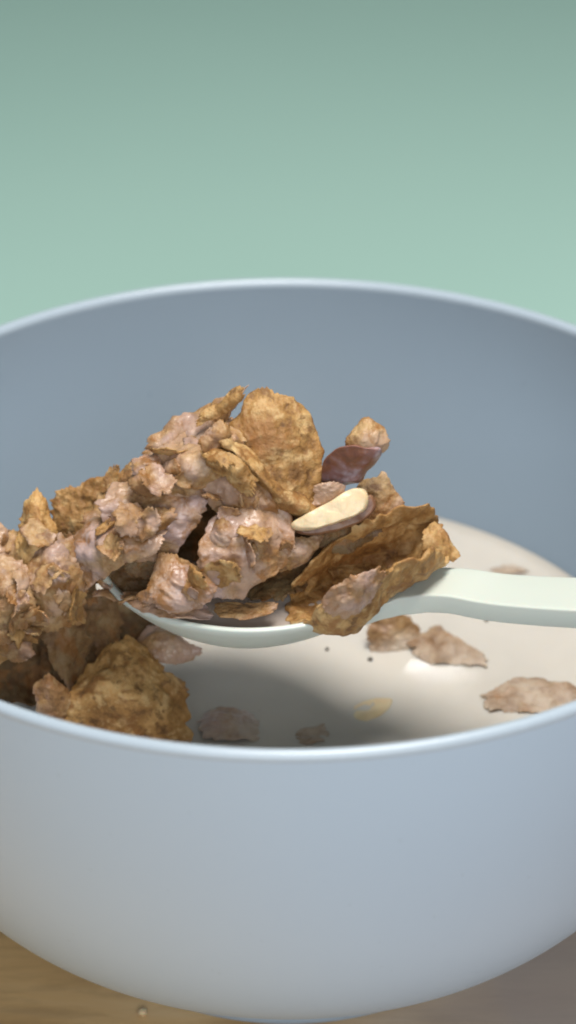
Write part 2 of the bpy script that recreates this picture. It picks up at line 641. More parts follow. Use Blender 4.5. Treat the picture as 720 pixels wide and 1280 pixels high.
def flake(name, label, net, mat, seed, thick=0.085, crinkle=0.10, blister=0.05, jag=0.16, corner=0.55, n=84, cat='cereal flake', group=None, world=False):
    if not world:
        net = [[at(px, py, Y=Y) for px, py, Y in row] for row in net]
    na_ = np.array(net, float)
    size = 0.5 * (np.linalg.norm(na_[0, 0] - na_[-1, -1]) + np.linalg.norm(na_[0, -1] - na_[-1, 0]))
    k_s = min(1.0, size / 2.3)
    blister, crinkle, thick = blister * k_s, crinkle * k_s, thick * (0.32 + 0.68 * k_s)
    g = np.linspace(-1, 1, n)
    A, B = np.meshgrid(g, g)
    a, b = A.ravel(), B.ravel()
    e = np.maximum(abs(a), abs(b))
    u = a * np.sqrt(1 - corner * b * b / 2)
    v = b * np.sqrt(1 - corner * a * a / 2)
    ang = np.arctan2(b, a)
    ring = np.stack([np.cos(ang), np.sin(ang), np.full(len(a), seed * 1.7)], 1)
    if mat == 'wet':
        jag *= 0.75
    j = jag * (0.55 * noise(ring, 2.3, seed) + 0.50 * noise(ring, 6.0, seed + 3) + 0.42 * noise(ring, 13.0, seed + 5) + 0.08 * noise(ring, 26.0, seed + 6)) - jag * 0.25
    sc = 1.03 + j * e ** 3
    u, v = u * sc, v * sc
    P = interp_net(net, (u + 1) / 2, (v + 1) / 2)
    # beyond-the-net overshoot is clipped, so keep a little linear extension
    G = P.reshape(n, n, 3)
    du = np.gradient(G, axis=1)
    dv = np.gradient(G, axis=0)
    Nn = np.cross(du, dv).reshape(-1, 3)
    Nn /= (np.linalg.norm(Nn, axis=1)[:, None] + 1e-9)
    low = crinkle * fbm(P, 1.1, seed + 11, 2)
    Pw = P + 0.12 * np.stack([noise(P, 2.3, seed + 81), noise(P, 2.3, seed + 82), noise(P, 2.3, seed + 83)], 1)
    rid = blister * (2.2 * (0.35 - np.abs(noise(Pw, 1.9, seed + 21))) + 0.9 * (0.35 - np.abs(noise(Pw, 4.1, seed + 23))) + 0.35 * noise(P, 8.0, seed + 25))
    rid = rid * 0.72
    low = low * 0.8
    shared = low + rid
    fa = 0.030 * (0.3 - np.abs(noise(Pw, 5.2, seed + 31))) + 0.016 * noise(P, 12, seed + 32) + 0.006 * noise(P, 22, seed + 33)
    fb = 0.030 * (0.3 - np.abs(noise(Pw, 5.2, seed + 41))) + 0.008 * noise(P, 13, seed + 42) + 0.006 * noise(P, 22, seed + 43)
    blis = np.maximum(0, noise(P, 3.7, seed + 51)) * 0.05 * (thick / 0.11)
    taper = np.sqrt(np.clip(1 - e ** 8 * 0.96, 0.0, 1))
    tk = thick * (0.75 + 0.35 * noise(P, 3.1, seed + 61)) * 0.5
    wob = 0.05 * np.stack([noise(P, 4.0, seed + 71), noise(P, 4.0, seed + 72), noise(P, 4.0, seed + 73)], 1) * (e ** 3)[:, None]
    top = P + wob + Nn * (shared + taper * (tk + fa + blis))[:, None]
    bot = P + wob + Nn * (shared - taper * (tk + fb))[:, None]
    V = np.concatenate([top, bot])
    ALLV.append((np.concatenate([top, bot])[::2], np.concatenate([Nn, Nn])[::2]))
    h = (shared - shared.min()) / (np.ptp(shared) + 1e-9)
    idx = np.arange(n * n).reshape(n, n)
    q = np.stack([idx[:-1, :-1], idx[:-1, 1:], idx[1:, 1:], idx[1:, :-1]], -1).reshape(-1, 4)
    F1 = q
    F2 = q[:, ::-1] + n * n
    border = np.concatenate([idx[0, :], idx[1:, -1], idx[-1, -2::-1], idx[-2:0:-1, 0]])
    nb = np.roll(border, -1)
    F3 = np.stack([nb, border, border + n * n, nb + n * n], 1)
    Fc = np.concatenate([F1, F2, F3]).tolist()
    o = link_mesh(name, V, Fc, M[mat], attrs={'edge': np.concatenate([e, e]), 'height': np.concatenate([h, h])})
    recentre(o)
    tag(o, label, cat, group)
    return o


SPG = 'bran flakes heaped on the spoon'
HPG = 'bran flakes heaped at the left of the bowl'
MKG = 'flakes floating in the milk'

# ---- heap on the spoon (pixel x, pixel y, world y in cm)
flake('bran_flake', 'big dry golden flake facing the camera at the very top of the spoon heap',
      [[(300, 500, -1.15), (340, 484, -1.05), (384, 506, -1.0)], [(286, 548, -1.5), (345, 546, -1.55), (399, 560, -1.25)], [(312, 592, -1.75), (356, 618, -1.8), (396, 642, -1.7)]],
      'dry', 3, thick=0.10, crinkle=0.07, blister=0.035, jag=0.09, corner=0.16, group=SPG)
flake('bran_flake', 'curled brown flake tucked under the big top flake like a dark lip',
      [[(268, 528, -1.4), (310, 560, -1.5), (352, 600, -1.5), (400, 625, -1.4)], [(272, 545, -1.9), (315, 585, -2.0), (352, 622, -2.0), (400, 645, -1.8)], [(288, 560, -1.7), (325, 600, -1.7), (355, 640, -1.6), (390, 650, -1.5)]],
      'dry', 8, crinkle=0.06, blister=0.05, jag=0.14, group=SPG)
flake('bran_flake', 'thin pointed flake sticking up at the top left of the spoon heap',
      [[(182, 552, -0.9), (222, 522, -0.8), (260, 504, -0.8), (304, 484, -0.8)], [(176, 566, -1.1), (225, 545, -1.1), (265, 520, -1.0), (303, 490, -0.95)], [(172, 584, -1.3), (230, 566, -1.4), (275, 540, -1.3), (300, 498, -1.1)]],
      'damp', 13, crinkle=0.07, blister=0.05, jag=0.16, corner=0.3, group=SPG)
flake('bran_flake', 'crumpled pale flake just below the thin pointed one, left of the big top flake',
      [[(172, 575, -1.2), (235, 548, -1.1), (300, 540, -1.2)], [(168, 600, -1.6), (235, 575, -1.8), (312, 570, -1.7)], [(178, 640, -1.7), (245, 612, -1.9), (335, 610, -1.7)]],
      'damp', 17, crinkle=0.12, blister=0.08, jag=0.2, group=SPG)
flake('bran_flake', 'milky flake with a lilac film left of the dark gap in the heap',
      [[(135, 596, -1.3), (195, 590, -1.4), (262, 606, -1.5)], [(124, 640, -1.9), (190, 640, -2.0), (256, 636, -2.0)], [(136, 700, -1.9), (190, 702, -2.1), (234, 686, -2.1)]],
      'wet', 22, crinkle=0.13, blister=0.08, jag=0.18, group=SPG)
flake('bran_flake', 'dark toasted flake with a raised spike behind the left end of the spoon heap',
      [[(66, 612, -0.3), (100, 602, -0.3), (152, 578, -0.3)], [(62, 645, -0.4), (100, 640, -0.5), (146, 612, -0.5)], [(78, 690, -0.6), (115, 690, -0.7), (160, 670, -0.8)]],
      'dry', 27, crinkle=0.10, blister=0.08, jag=0.22, corner=0.3, group=SPG)
flake('bran_flake', 'glossy milk-coated flake overhanging the left tip of the spoon',
      [[(92, 648, -1.6), (145, 640, -1.8), (212, 660, -2.0)], [(94, 692, -2.2), (146, 676, -2.4), (206, 674, -2.4)], [(104, 746, -2.3), (144, 712, -2.5), (204, 690, -2.5)]],
      'wet', 33, crinkle=0.10, blister=0.07, jag=0.13, corner=0.35, group=SPG)
flake('bran_flake', 'soft folded flake resting on the spoon lip below the dark gap',
      [[(188, 688, -2.1), (222, 694, -2.2), (262, 712, -2.1)], [(192, 718, -2.4), (226, 728, -2.6), (262, 735, -2.5)], [(158, 752, -2.5), (208, 766, -2.7), (262, 764, -2.6)]],
      'wet', 38, crinkle=0.10, blister=0.07, jag=0.16, group=SPG)
flake('bran_flake', 'broad pinkish flake at the front middle of the spoon heap with a rounded lower edge',
      [[(268, 632, -1.9), (318, 628, -1.9), (372, 640, -1.8)], [(248, 694, -2.5), (308, 684, -2.5), (366, 690, -2.2)], [(240, 748, -2.5), (292, 748, -2.6), (356, 718, -2.3)]],
      'wet', 44, crinkle=0.09, blister=0.06, jag=0.14, group=SPG)
flake('bran_flake', 'lumpy flake above the broad pinkish flake, right of the dark gap',
      [[(250, 588, -1.5), (300, 580, -1.6), (352, 605, -1.6)], [(256, 612, -1.9), (302, 610, -2.05), (350, 634, -1.95)], [(264, 645, -1.8), (308, 656, -1.95), (352, 660, -1.9)]],
      'wet', 49, crinkle=0.12, blister=0.09, jag=0.2, group=SPG)
flake('bran_flake', 'small flat flake pointing right between the pinkish flake and the almond slice',
      [[(338, 680, -1.9), (372, 670, -1.8), (406, 664, -1.6)], [(340, 700, -2.1), (372, 690, -2.0), (404, 678, -1.8)], [(336, 720, -2.0), (362, 714, -1.95), (390, 694, -1.8)]],
      'damp', 55, crinkle=0.05, blister=0.05, jag=0.16, group=SPG)
flake('bran_flake', 'small pale flake perched on the purple-brown raisin',
      [[(440, 534, -1.3), (460, 522, -1.3), (482, 532, -1.25)], [(432, 550, -1.5), (458, 547, -1.6), (484, 550, -1.45)], [(434, 572, -1.5), (456, 574, -1.62), (480, 568, -1.45)]],
      'damp', 58, thick=0.10, crinkle=0.08, blister=0.03, jag=0.12, n=60, group=SPG)
flake('bran_flake', 'pale flake standing behind the round end of the almond slice',
      [[(440, 606, -1.2), (472, 590, -1.1), (494, 606, -1.1)], [(440, 630, -1.3), (474, 620, -1.25), (506, 634, -1.2)], [(440, 660, -1.4), (474, 656, -1.35), (508, 664, -1.3)]],
      'damp', 63, crinkle=0.07, blister=0.06, jag=0.14, n=64, group=SPG)
flake('bran_flake', 'large folded flake shaped like a trough at the right of the spoon heap',
      [[(362, 728, -1.95), (414, 682, -1.85), (474, 648, -1.65), (538, 622, -1.40)],
       [(362, 748, -1.55), (424, 712, -1.25), (486, 680, -1.05), (548, 650, -1.0)],
       [(358, 768, -2.0), (424, 752, -1.6), (490, 716, -1.4), (556, 682, -1.3)],
       [(366, 782, -2.6), (436, 784, -2.7), (494, 742, -2.4), (560, 698, -1.8)],
       [(392, 764, -3.0), (450, 728, -3.05), (496, 706, -2.75), (548, 668, -2.0)]],
      'dry', 69, thick=0.12, crinkle=0.05, blister=0.05, jag=0.09, corner=0.25, n=110, group=SPG)
flake('bran_flake', 'ragged dark brown scrap at the right end of the spoon heap above the handle',
      [[(530, 650, -1.2), (548, 652, -1.2), (560, 664, -1.2)], [(528, 674, -1.5), (552, 680, -1.5), (572, 688, -1.4)], [(526, 700, -1.6), (552, 704, -1.6), (578, 700, -1.5)]],
      'dry', 74, crinkle=0.08, blister=0.09, jag=0.12, corner=0.7, thick=0.16, n=64, group=SPG)
flake('bran_flake', 'pinkish soaked flake lying in the spoon milk at the left of the scoop',
      [[(150, 738, -2.0), (200, 742, -2.1), (262, 748, -2.2)], [(156, 752, -2.3), (205, 760, -2.45), (262, 764, -2.5)], [(176, 766, -2.5), (215, 774, -2.65), (262, 778, -2.7)]],
      'wet', 79, crinkle=0.04, blister=0.05, jag=0.14, n=70, group=SPG)
flake('bran_flake', 'purple-brown soaked scrap at the bottom of the scoop under the broad pinkish flake',
      [[(264, 752, -2.2), (300, 754, -2.2), (346, 752, -2.2)], [(268, 762, -2.4), (304, 764, -2.45), (344, 762, -2.4)], [(275, 771, -2.6), (305, 774, -2.6), (338, 770, -2.6)]],
      'damp', 83, crinkle=0.03, blister=0.04, jag=0.16, n=60, group=SPG)
# filling flakes deeper in the heap, seen through its gaps; the dark ones have shade in their colour
fill = [
    ('pale flake seen between the lilac-filmed and the spiked dark flake',
     [[(120, 610, -0.7), (160, 598, -0.8), (205, 585, -0.9)], [(105, 650, -1.1), (160, 645, -1.3), (210, 640, -1.3)], [(110, 700, -1.4), (165, 700, -1.6), (215, 700, -1.6)]], 'damp', 101),
    ('crumpled flake edge behind the thin pointed flake',
     [[(205, 535, -0.3), (255, 525, -0.3), (300, 515, -0.3)], [(195, 570, -0.6), (255, 565, -0.7), (310, 560, -0.7)], [(200, 610, -0.9), (260, 610, -1.0), (320, 605, -1.0)]], 'damp', 107),
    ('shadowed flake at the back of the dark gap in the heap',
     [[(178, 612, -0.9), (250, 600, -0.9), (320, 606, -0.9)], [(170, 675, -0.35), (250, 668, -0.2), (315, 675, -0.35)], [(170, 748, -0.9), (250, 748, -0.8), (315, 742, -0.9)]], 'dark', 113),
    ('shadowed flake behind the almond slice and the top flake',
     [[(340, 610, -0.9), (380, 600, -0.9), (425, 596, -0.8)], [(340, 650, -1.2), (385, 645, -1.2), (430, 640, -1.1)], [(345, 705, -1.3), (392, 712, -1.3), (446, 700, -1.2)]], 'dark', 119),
    ('pale flake wedged between the top flake and the almond slice',
     [[(390, 605, -1.3), (408, 600, -1.3), (428, 606, -1.2)], [(385, 620, -1.5), (408, 618, -1.5), (430, 620, -1.4)], [(380, 640, -1.6), (405, 642, -1.6), (428, 638, -1.5)]], 'wet', 121),
    ('flake edge under the trough-shaped flake near the handle',
     [[(398, 672, -1.0), (470, 660, -0.9), (530, 650, -0.8)], [(402, 705, -1.3), (485, 700, -1.2), (535, 680, -1.1)], [(430, 740, -1.7), (480, 725, -1.5), (530, 705, -1.4)]], 'dry', 127),
    ('lumpy damp flake between the crumpled pale flake and the lumpy flake right of the gap',
     [[(190, 600, -1.3), (240, 590, -1.4), (290, 592, -1.4)], [(195, 616, -1.7), (240, 611, -1.8), (285, 606, -1.8)], [(205, 636, -1.8), (240, 634, -1.8), (268, 628, -1.8)]], 'wet', 131),
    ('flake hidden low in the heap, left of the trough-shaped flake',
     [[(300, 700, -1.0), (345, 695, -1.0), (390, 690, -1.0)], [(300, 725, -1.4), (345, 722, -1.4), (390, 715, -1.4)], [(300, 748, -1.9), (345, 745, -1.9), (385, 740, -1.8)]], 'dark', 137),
    ('shade-coloured flake under the overhanging one at the left tip of the spoon',
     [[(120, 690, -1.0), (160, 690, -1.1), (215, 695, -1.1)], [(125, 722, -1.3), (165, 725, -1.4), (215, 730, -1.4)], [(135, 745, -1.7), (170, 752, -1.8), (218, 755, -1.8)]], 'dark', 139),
    ('small curled chip between the thin pointed flake and the big top flake',
     [[(262, 536, -1.2), (285, 526, -1.2), (305, 530, -1.2)], [(258, 552, -1.6), (283, 545, -1.7), (308, 548, -1.6)], [(262, 566, -1.6), (285, 562, -1.7), (308, 566, -1.6)]], 'damp', 145),
    ('small ragged chip below the thin pointed flake at its left end',
     [[(165, 590, -1.6), (188, 580, -1.7), (212, 584, -1.7)], [(162, 606, -1.9), (188, 602, -2.0), (214, 602, -2.0)], [(168, 620, -1.9), (190, 620, -2.0), (212, 616, -2.0)]], 'wet', 149),
    ('ragged tan shard stuck on the lilac-filmed flake',
     [[(146, 632, -2.05), (178, 640, -2.25), (218, 632, -2.1)], [(152, 650, -2.35), (186, 654, -2.45), (222, 642, -2.2)], [(160, 660, -2.25), (192, 668, -2.4), (216, 652, -2.15)]], 'damp', 153),
    ('narrow tan strip curving down over the lumpy flake under the big top flake',
     [[(262, 560, -1.9), (290, 570, -2.05), (322, 600, -2.1)], [(256, 570, -2.0), (286, 584, -2.2), (318, 614, -2.2)], [(252, 578, -1.95), (282, 596, -2.1), (312, 624, -2.1)]], 'dry', 157),
    ('crumbly chip at the right edge of the dark gap',
     [[(262, 655, -2.1), (278, 648, -2.2), (298, 654, -2.2)], [(258, 670, -2.3), (278, 668, -2.45), (300, 670, -2.4)], [(262, 684, -2.3), (280, 686, -2.45), (298, 684, -2.4)]], 'wet', 161),
    ('small golden chip under the left corner of the broad pinkish flake',
     [[(228, 722, -2.5), (246, 716, -2.6), (268, 726, -2.6)], [(226, 738, -2.65), (248, 734, -2.75), (272, 740, -2.75)], [(230, 752, -2.65), (250, 752, -2.75), (268, 752, -2.75)]], 'damp', 163),
    ('small pale chip below the purple-brown raisin, left of the dark crack',
     [[(396, 602, -1.7), (414, 600, -1.7), (432, 606, -1.6)], [(390, 618, -1.7), (410, 616, -1.75), (428, 618, -1.7)], [(384, 636, -1.7), (404, 634, -1.75), (420, 628, -1.7)]], 'wet', 167),
    ('small upright chip on the heap shoulder right of the raised dark spike',
     [[(150, 588, -0.9), (164, 574, -0.9), (180, 580, -0.9)], [(146, 602, -1.1), (164, 594, -1.2), (184, 598, -1.1)], [(150, 616, -1.2), (166, 616, -1.3), (182, 614, -1.2)]], 'damp', 173),
    ('thin pinkish chip lying on the front lip of the trough-shaped flake',
     [[(402, 744, -3.22), (436, 722, -3.25), (480, 704, -3.0)], [(402, 758, -3.22), (440, 746, -3.25), (480, 722, -3.0)], [(412, 772, -3.15), (440, 770, -3.15), (470, 744, -2.95)]], 'wet', 179),
    ('narrow twig-like flake pointing up and right above the top left of the heap',
     [[(243, 520, -1.2), (274, 499, -1.2), (306, 483, -1.2)], [(245, 528, -1.3), (277, 508, -1.3), (308, 489, -1.3)], [(248, 537, -1.3), (280, 517, -1.3), (307, 497, -1.3)]], 'dry', 181),
    ('tiny upright splinter on top of the spiked dark flake',
     [[(134, 588, -0.6), (142, 580, -0.6), (153, 578, -0.6)], [(130, 602, -0.7), (140, 598, -0.7), (152, 592, -0.7)], [(126, 618, -0.8), (137, 618, -0.8), (148, 612, -0.8)]], 'dry', 187),
    ('dark chip filling the space between the overhanging flake and the folded one',
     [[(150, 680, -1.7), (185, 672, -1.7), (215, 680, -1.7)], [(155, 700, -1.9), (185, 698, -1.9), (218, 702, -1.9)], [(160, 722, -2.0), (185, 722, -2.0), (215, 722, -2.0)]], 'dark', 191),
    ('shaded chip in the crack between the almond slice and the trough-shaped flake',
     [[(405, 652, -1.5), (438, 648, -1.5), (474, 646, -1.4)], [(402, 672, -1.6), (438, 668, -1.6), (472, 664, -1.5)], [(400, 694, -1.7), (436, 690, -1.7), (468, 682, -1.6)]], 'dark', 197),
]
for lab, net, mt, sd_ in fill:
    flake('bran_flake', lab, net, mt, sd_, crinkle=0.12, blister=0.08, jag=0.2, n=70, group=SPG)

# ---- heap at the left of the bowl
left = [
    ('yellowish pointed flake standing up at the top of the left heap',
     [[(30, 624, -0.8), (44, 614, -0.8), (60, 622, -0.8)], [(24, 662, -1.0), (46, 658, -1.2), (70, 664, -1.0)], [(16, 706, -1.3), (46, 708, -1.5), (76, 704, -1.3)]], 'golden', 201, 0.05, 0.04),
    ('pale flake at the left edge of the photo beside the pointed yellowish flake',
     [[(-40, 655, -0.8), (-10, 650, -0.8), (28, 676, -0.8)], [(-45, 690, -1.1), (-5, 690, -1.2), (32, 705, -1.1)], [(-40, 730, -1.5), (-5, 735, -1.5), (35, 740, -1.4)]], 'damp', 207, 0.12, 0.07),
    ('knobbly soaked flake with a small hole in the middle of the left heap',
     [[(36, 690, -1.3), (70, 674, -1.4), (104, 700, -1.3)], [(34, 728, -1.8), (68, 722, -1.8), (108, 735, -1.6)], [(40, 775, -1.8), (70, 772, -1.8), (100, 765, -1.7)]], 'damp', 213, 0.13, 0.08),
    ('thick pale crumpled flake left of the knobbly one in the left heap',
     [[(-50, 705, -1.4), (-5, 700, -1.6), (46, 700, -1.5)], [(-55, 745, -1.9), (-5, 745, -2.1), (48, 742, -1.9)], [(-50, 790, -2.0), (-5, 795, -2.1), (44, 785, -1.9)]], 'damp', 219, 0.13, 0.08),
    ('golden flake low at the left edge of the photo above the black hollow',
     [[(-50, 770, -1.7), (-5, 772, -1.8), (48, 775, -1.7)], [(-50, 800, -2.0), (-8, 802, -2.1), (46, 795, -1.9)], [(-55, 845, -2.0), (-12, 838, -2.0), (34, 815, -1.8)]], 'dry', 225, 0.12, 0.08),
    ('soaked flake standing between the black hollow and the large golden flake',
     [[(48, 762, -1.1), (84, 750, -0.9), (122, 762, -0.7)], [(54, 800, -1.35), (88, 790, -1.2), (116, 800, -0.9)], [(66, 838, -1.5), (86, 862, -1.5), (112, 838, -1.1)]], 'sunk', 233, 0.14, 0.12),
    ('grey milk-soaked flake in the shade between the left heap and the spoon',
     [[(80, 738, -0.4), (112, 735, -0.4), (148, 752, -0.3)], [(80, 785, -0.6), (112, 780, -0.6), (152, 795, -0.4)], [(80, 840, -1.0), (112, 842, -1.0), (150, 835, -0.8)]], 'sunk', 237, 0.09, 0.07),
    ('small pinkish knob at the bowl rim left of the large golden flake',
     [[(42, 852, -1.9), (60, 842, -1.9), (88, 858, -1.8)], [(42, 872, -2.1), (64, 868, -2.1), (94, 876, -2.0)], [(48, 900, -2.2), (70, 905, -2.2), (96, 905, -2.1)]], 'damp', 243, 0.06, 0.06),
    ('large golden flake standing at the front left against the bowl rim',
     [[(98, 856, -1.4), (142, 798, -1.1), (200, 818, -1.1)], [(84, 876, -2.0), (150, 862, -2.05), (236, 858, -1.5)], [(70, 915, -2.2), (160, 940, -2.3), (252, 940, -1.9)]], 'golden', 249, 0.10, 0.07),
    ('small pink soaked flake lying over the top corner of the large golden flake',
     [[(170, 798, -0.8), (190, 780, -0.8), (212, 790, -0.8)], [(166, 816, -1.0), (200, 806, -1.1), (250, 812, -1.0)], [(180, 830, -1.1), (205, 828, -1.2), (245, 828, -1.1)]], 'wet', 255, 0.06, 0.06),
    ('soaked brown flake half under milk right of the large golden flake',
     [[(252, 890, -1.0), (285, 886, -0.9), (330, 896, -0.9)], [(250, 905, -1.3), (290, 902, -1.3), (342, 910, -1.2)], [(250, 925, -1.7), (295, 925, -1.7), (345, 925, -1.6)]], 'damp', 261, 0.05, 0.06),
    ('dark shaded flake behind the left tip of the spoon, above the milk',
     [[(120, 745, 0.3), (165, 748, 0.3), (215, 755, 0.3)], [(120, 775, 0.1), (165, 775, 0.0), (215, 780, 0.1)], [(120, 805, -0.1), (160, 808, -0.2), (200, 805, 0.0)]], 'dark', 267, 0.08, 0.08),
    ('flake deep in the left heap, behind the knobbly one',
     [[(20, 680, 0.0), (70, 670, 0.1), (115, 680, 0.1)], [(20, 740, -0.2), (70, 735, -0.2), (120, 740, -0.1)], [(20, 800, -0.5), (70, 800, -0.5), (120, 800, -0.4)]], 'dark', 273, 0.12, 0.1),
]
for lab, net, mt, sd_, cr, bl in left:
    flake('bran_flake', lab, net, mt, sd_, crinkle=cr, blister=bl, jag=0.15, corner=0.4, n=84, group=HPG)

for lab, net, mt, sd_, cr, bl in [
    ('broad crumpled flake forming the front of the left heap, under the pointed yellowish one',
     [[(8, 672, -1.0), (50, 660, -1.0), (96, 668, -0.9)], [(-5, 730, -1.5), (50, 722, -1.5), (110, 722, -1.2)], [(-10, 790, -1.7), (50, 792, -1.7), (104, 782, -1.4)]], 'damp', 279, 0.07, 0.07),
    ('shade-coloured flake deep in the black hollow at the left edge of the bowl',
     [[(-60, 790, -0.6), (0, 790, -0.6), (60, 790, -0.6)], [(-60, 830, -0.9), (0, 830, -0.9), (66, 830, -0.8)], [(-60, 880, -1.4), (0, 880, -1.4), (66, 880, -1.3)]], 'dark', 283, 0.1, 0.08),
    ('broad shade-dark soaked flake at the bottom of the left heap, reaching under the spoon tip',
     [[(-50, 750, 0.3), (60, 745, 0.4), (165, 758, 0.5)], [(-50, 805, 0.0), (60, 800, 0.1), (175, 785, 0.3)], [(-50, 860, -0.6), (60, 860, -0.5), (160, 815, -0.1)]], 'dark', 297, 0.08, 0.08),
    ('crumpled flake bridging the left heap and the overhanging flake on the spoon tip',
     [[(70, 660, -0.7), (100, 668, -0.8), (125, 690, -0.8)], [(74, 705, -1.0), (104, 712, -1.1), (124, 730, -1.0)], [(84, 752, -1.2), (106, 756, -1.2), (126, 760, -1.1)]], 'dark', 289, 0.1, 0.1),  # coloured dark for the shaded gap beside the spoon tip
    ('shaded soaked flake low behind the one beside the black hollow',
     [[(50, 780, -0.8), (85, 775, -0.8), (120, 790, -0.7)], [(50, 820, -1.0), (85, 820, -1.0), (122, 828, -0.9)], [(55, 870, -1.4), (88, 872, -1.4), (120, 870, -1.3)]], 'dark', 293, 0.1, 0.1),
]:
    flake('bran_flake', lab, net, mt, sd_, crinkle=cr, blister=bl, jag=0.15, corner=0.4, n=84, group=HPG)

# ---- afloat in the milk
afloat = [
    ('upright brown flake in the milk just below the spoon neck',
     [[(458, 764, 1.2), (490, 758, 1.25), (522, 764, 1.3)], [(462, 790, 1.05), (492, 790, 1.05), (526, 792, 1.15)], [(456, 816, 0.9), (492, 824, 0.85), (530, 822, 0.95)]], 'sunk', 301),
    ('long low flake in the milk right of the upright brown one',
     [[(515, 790, 1.2), (548, 780, 1.35), (576, 794, 1.15)], [(512, 808, 0.9), (556, 800, 1.0), (604, 814, 0.75)], [(516, 822, 0.6), (562, 826, 0.5), (614, 832, 0.4)]], 'sunk', 307),
    ('soaked mauve flake at the right near the bowl rim',
     [[(612, 856, -0.2), (655, 844, 0.0), (725, 852, -0.1)], [(604, 870, -0.55), (660, 862, -0.45), (738, 866, -0.5)], [(612, 892, -0.98), (665, 890, -0.95), (735, 890, -0.95)]], 'sunk', 313),
    ('thin flake sliver breaking the milk at the front middle',
     [[(345, 912, -1.35), (378, 908, -1.35), (410, 896, -1.15)], [(345, 920, -1.55), (380, 918, -1.55), (412, 910, -1.4)], [(345, 932, -1.8), (380, 932, -1.8), (408, 926, -1.7)]], 'sunk', 319),
    ('tiny flake edge near the rim right of the yellowish nut sliver',
     [[(478, 906, -1.15), (500, 902, -1.1), (528, 908, -1.1)], [(478, 912, -1.25), (500, 909, -1.25), (530, 914, -1.25)], [(480, 922, -1.5), (505, 922, -1.5), (530, 922, -1.5)]], 'sunk', 325),
    ('far flake afloat behind the spoon handle',
     [[(612, 703, 3.8), (635, 700, 3.9), (665, 705, 3.8)], [(612, 707, 3.6), (635, 705, 3.65), (668, 710, 3.6)], [(612, 712, 3.4), (636, 712, 3.4), (665, 716, 3.4)]], 'sunk', 331),
]
for lab, net, mt, sd_ in afloat:
    o = flake('bran_flake', lab, net, mt, sd_, crinkle=0.05, blister=0.06, jag=0.2, n=70, group=MKG)
    o.location.z -= 0.0006


# ---- small soggy shards clinging to both heaps
AV = np.concatenate([a for a, b in ALLV])
AN = np.concatenate([b for a, b in ALLV])
rel = AV - CAM
dep = rel @ FW
AX = 360 + F_PX * rel[:, 0] / dep
AY = 640 - F_PX * (rel @ UP) / dep
rng = np.random.default_rng(12)


def inside(x, y, poly):
    c = False
    for (x0, y0), (x1, y1) in zip(poly, poly[1:] + poly[:1]):
        if (y0 > y) != (y1 > y) and x < (x1 - x0) * (y - y0) / (y1 - y0) + x0:
            c = not c
    return c


def shards(poly, count, sizes, mats, label, group, avoid=()):
    k = 0
    xs_, ys_ = [p[0] for p in poly], [p[1] for p in poly]
    while k < count:
        x, y = rng.uniform(min(xs_), max(xs_)), rng.uniform(min(ys_), max(ys_))
        if not inside(x, y, poly) or any(inside(x, y, q) for q in avoid):
            continue
        m = np.nonzero((np.abs(AX - x) < 3) & (np.abs(AY - y) < 3))[0]
        k += 1
        if len(m) == 0:
            continue
        i = m[np.argmin(dep[m])]
        c = AV[i]
        nn = AN[i] * (1 if AN[i] @ (CAM - c) > 0 else -1)
        nn = nn + rng.normal(0, 0.55, 3)
        nn /= np.linalg.norm(nn)
        t1 = np.cross(nn, rng.normal(0, 1, 3))
        t1 /= np.linalg.norm(t1)
        t2 = np.cross(nn, t1)
        sz = rng.uniform(*sizes)
        asp = rng.uniform(0.45, 0.9)
        cup = rng.uniform(-0.25, 0.35) * sz
        c = c + nn * 0.015
        mt_ = mats[int(rng.integers(len(mats)))]
        net = [[c + t1 * a * sz + t2 * b * sz * asp - nn * cup * (a * a + b * b) for a in (-1, 0, 1)] for b in (-1, 0, 1)]
        flake('bran_flake', 'tiny ' + {'wet': 'pinkish milk-soaked', 'damp': 'damp tan', 'dry': 'dry brown'}[mt_] + ' bran shard ' + label, net, mt_, 500 + int(rng.integers(4000)), thick=0.10, crinkle=0.14, blister=0.10, jag=0.24, corner=0.7, n=26, group=group, world=True)


GAP = [(222, 640), (268, 640), (268, 696), (215, 696)]
SMG, LMG = 'small bran shards clinging to the heap on the spoon', 'small bran shards clinging to the left heap'
for poly, cnt, lab in [
        ([(168, 585), (185, 545), (255, 530), (262, 600), (180, 612)], 6, 'below the thin pointed flake at top left'),
        ([(262, 540), (290, 560), (345, 620), (350, 650), (268, 640)], 6, 'just under the big top flake'),
        ([(105, 640), (165, 600), (225, 620), (215, 670), (110, 700)], 5, 'at the left end of the spoon heap'),
        ([(120, 735), (200, 690), (240, 700), (240, 760), (150, 750)], 5, 'by the scoop lip at the left'),
        ([(262, 650), (370, 645), (350, 715), (250, 745)], 5, 'on the broad pinkish front flake')]:
    shards(poly, cnt, (0.12, 0.32), ['wet', 'damp', 'wet', 'dry'], lab, SMG, [GAP])
for poly, cnt, lab in [
        ([(0, 680), (30, 640), (60, 650), (100, 690), (100, 720), (0, 720)], 6, 'around the pointed yellowish flake'),
        ([(0, 720), (105, 720), (100, 780), (0, 780)], 8, 'in the middle of the left heap'),
        ([(0, 780), (50, 780), (30, 815), (0, 815)], 4, 'just above the black hollow at left')]:
    shards(poly, cnt, (0.14, 0.36), ['damp', 'wet', 'damp', 'dry'], lab, LMG)

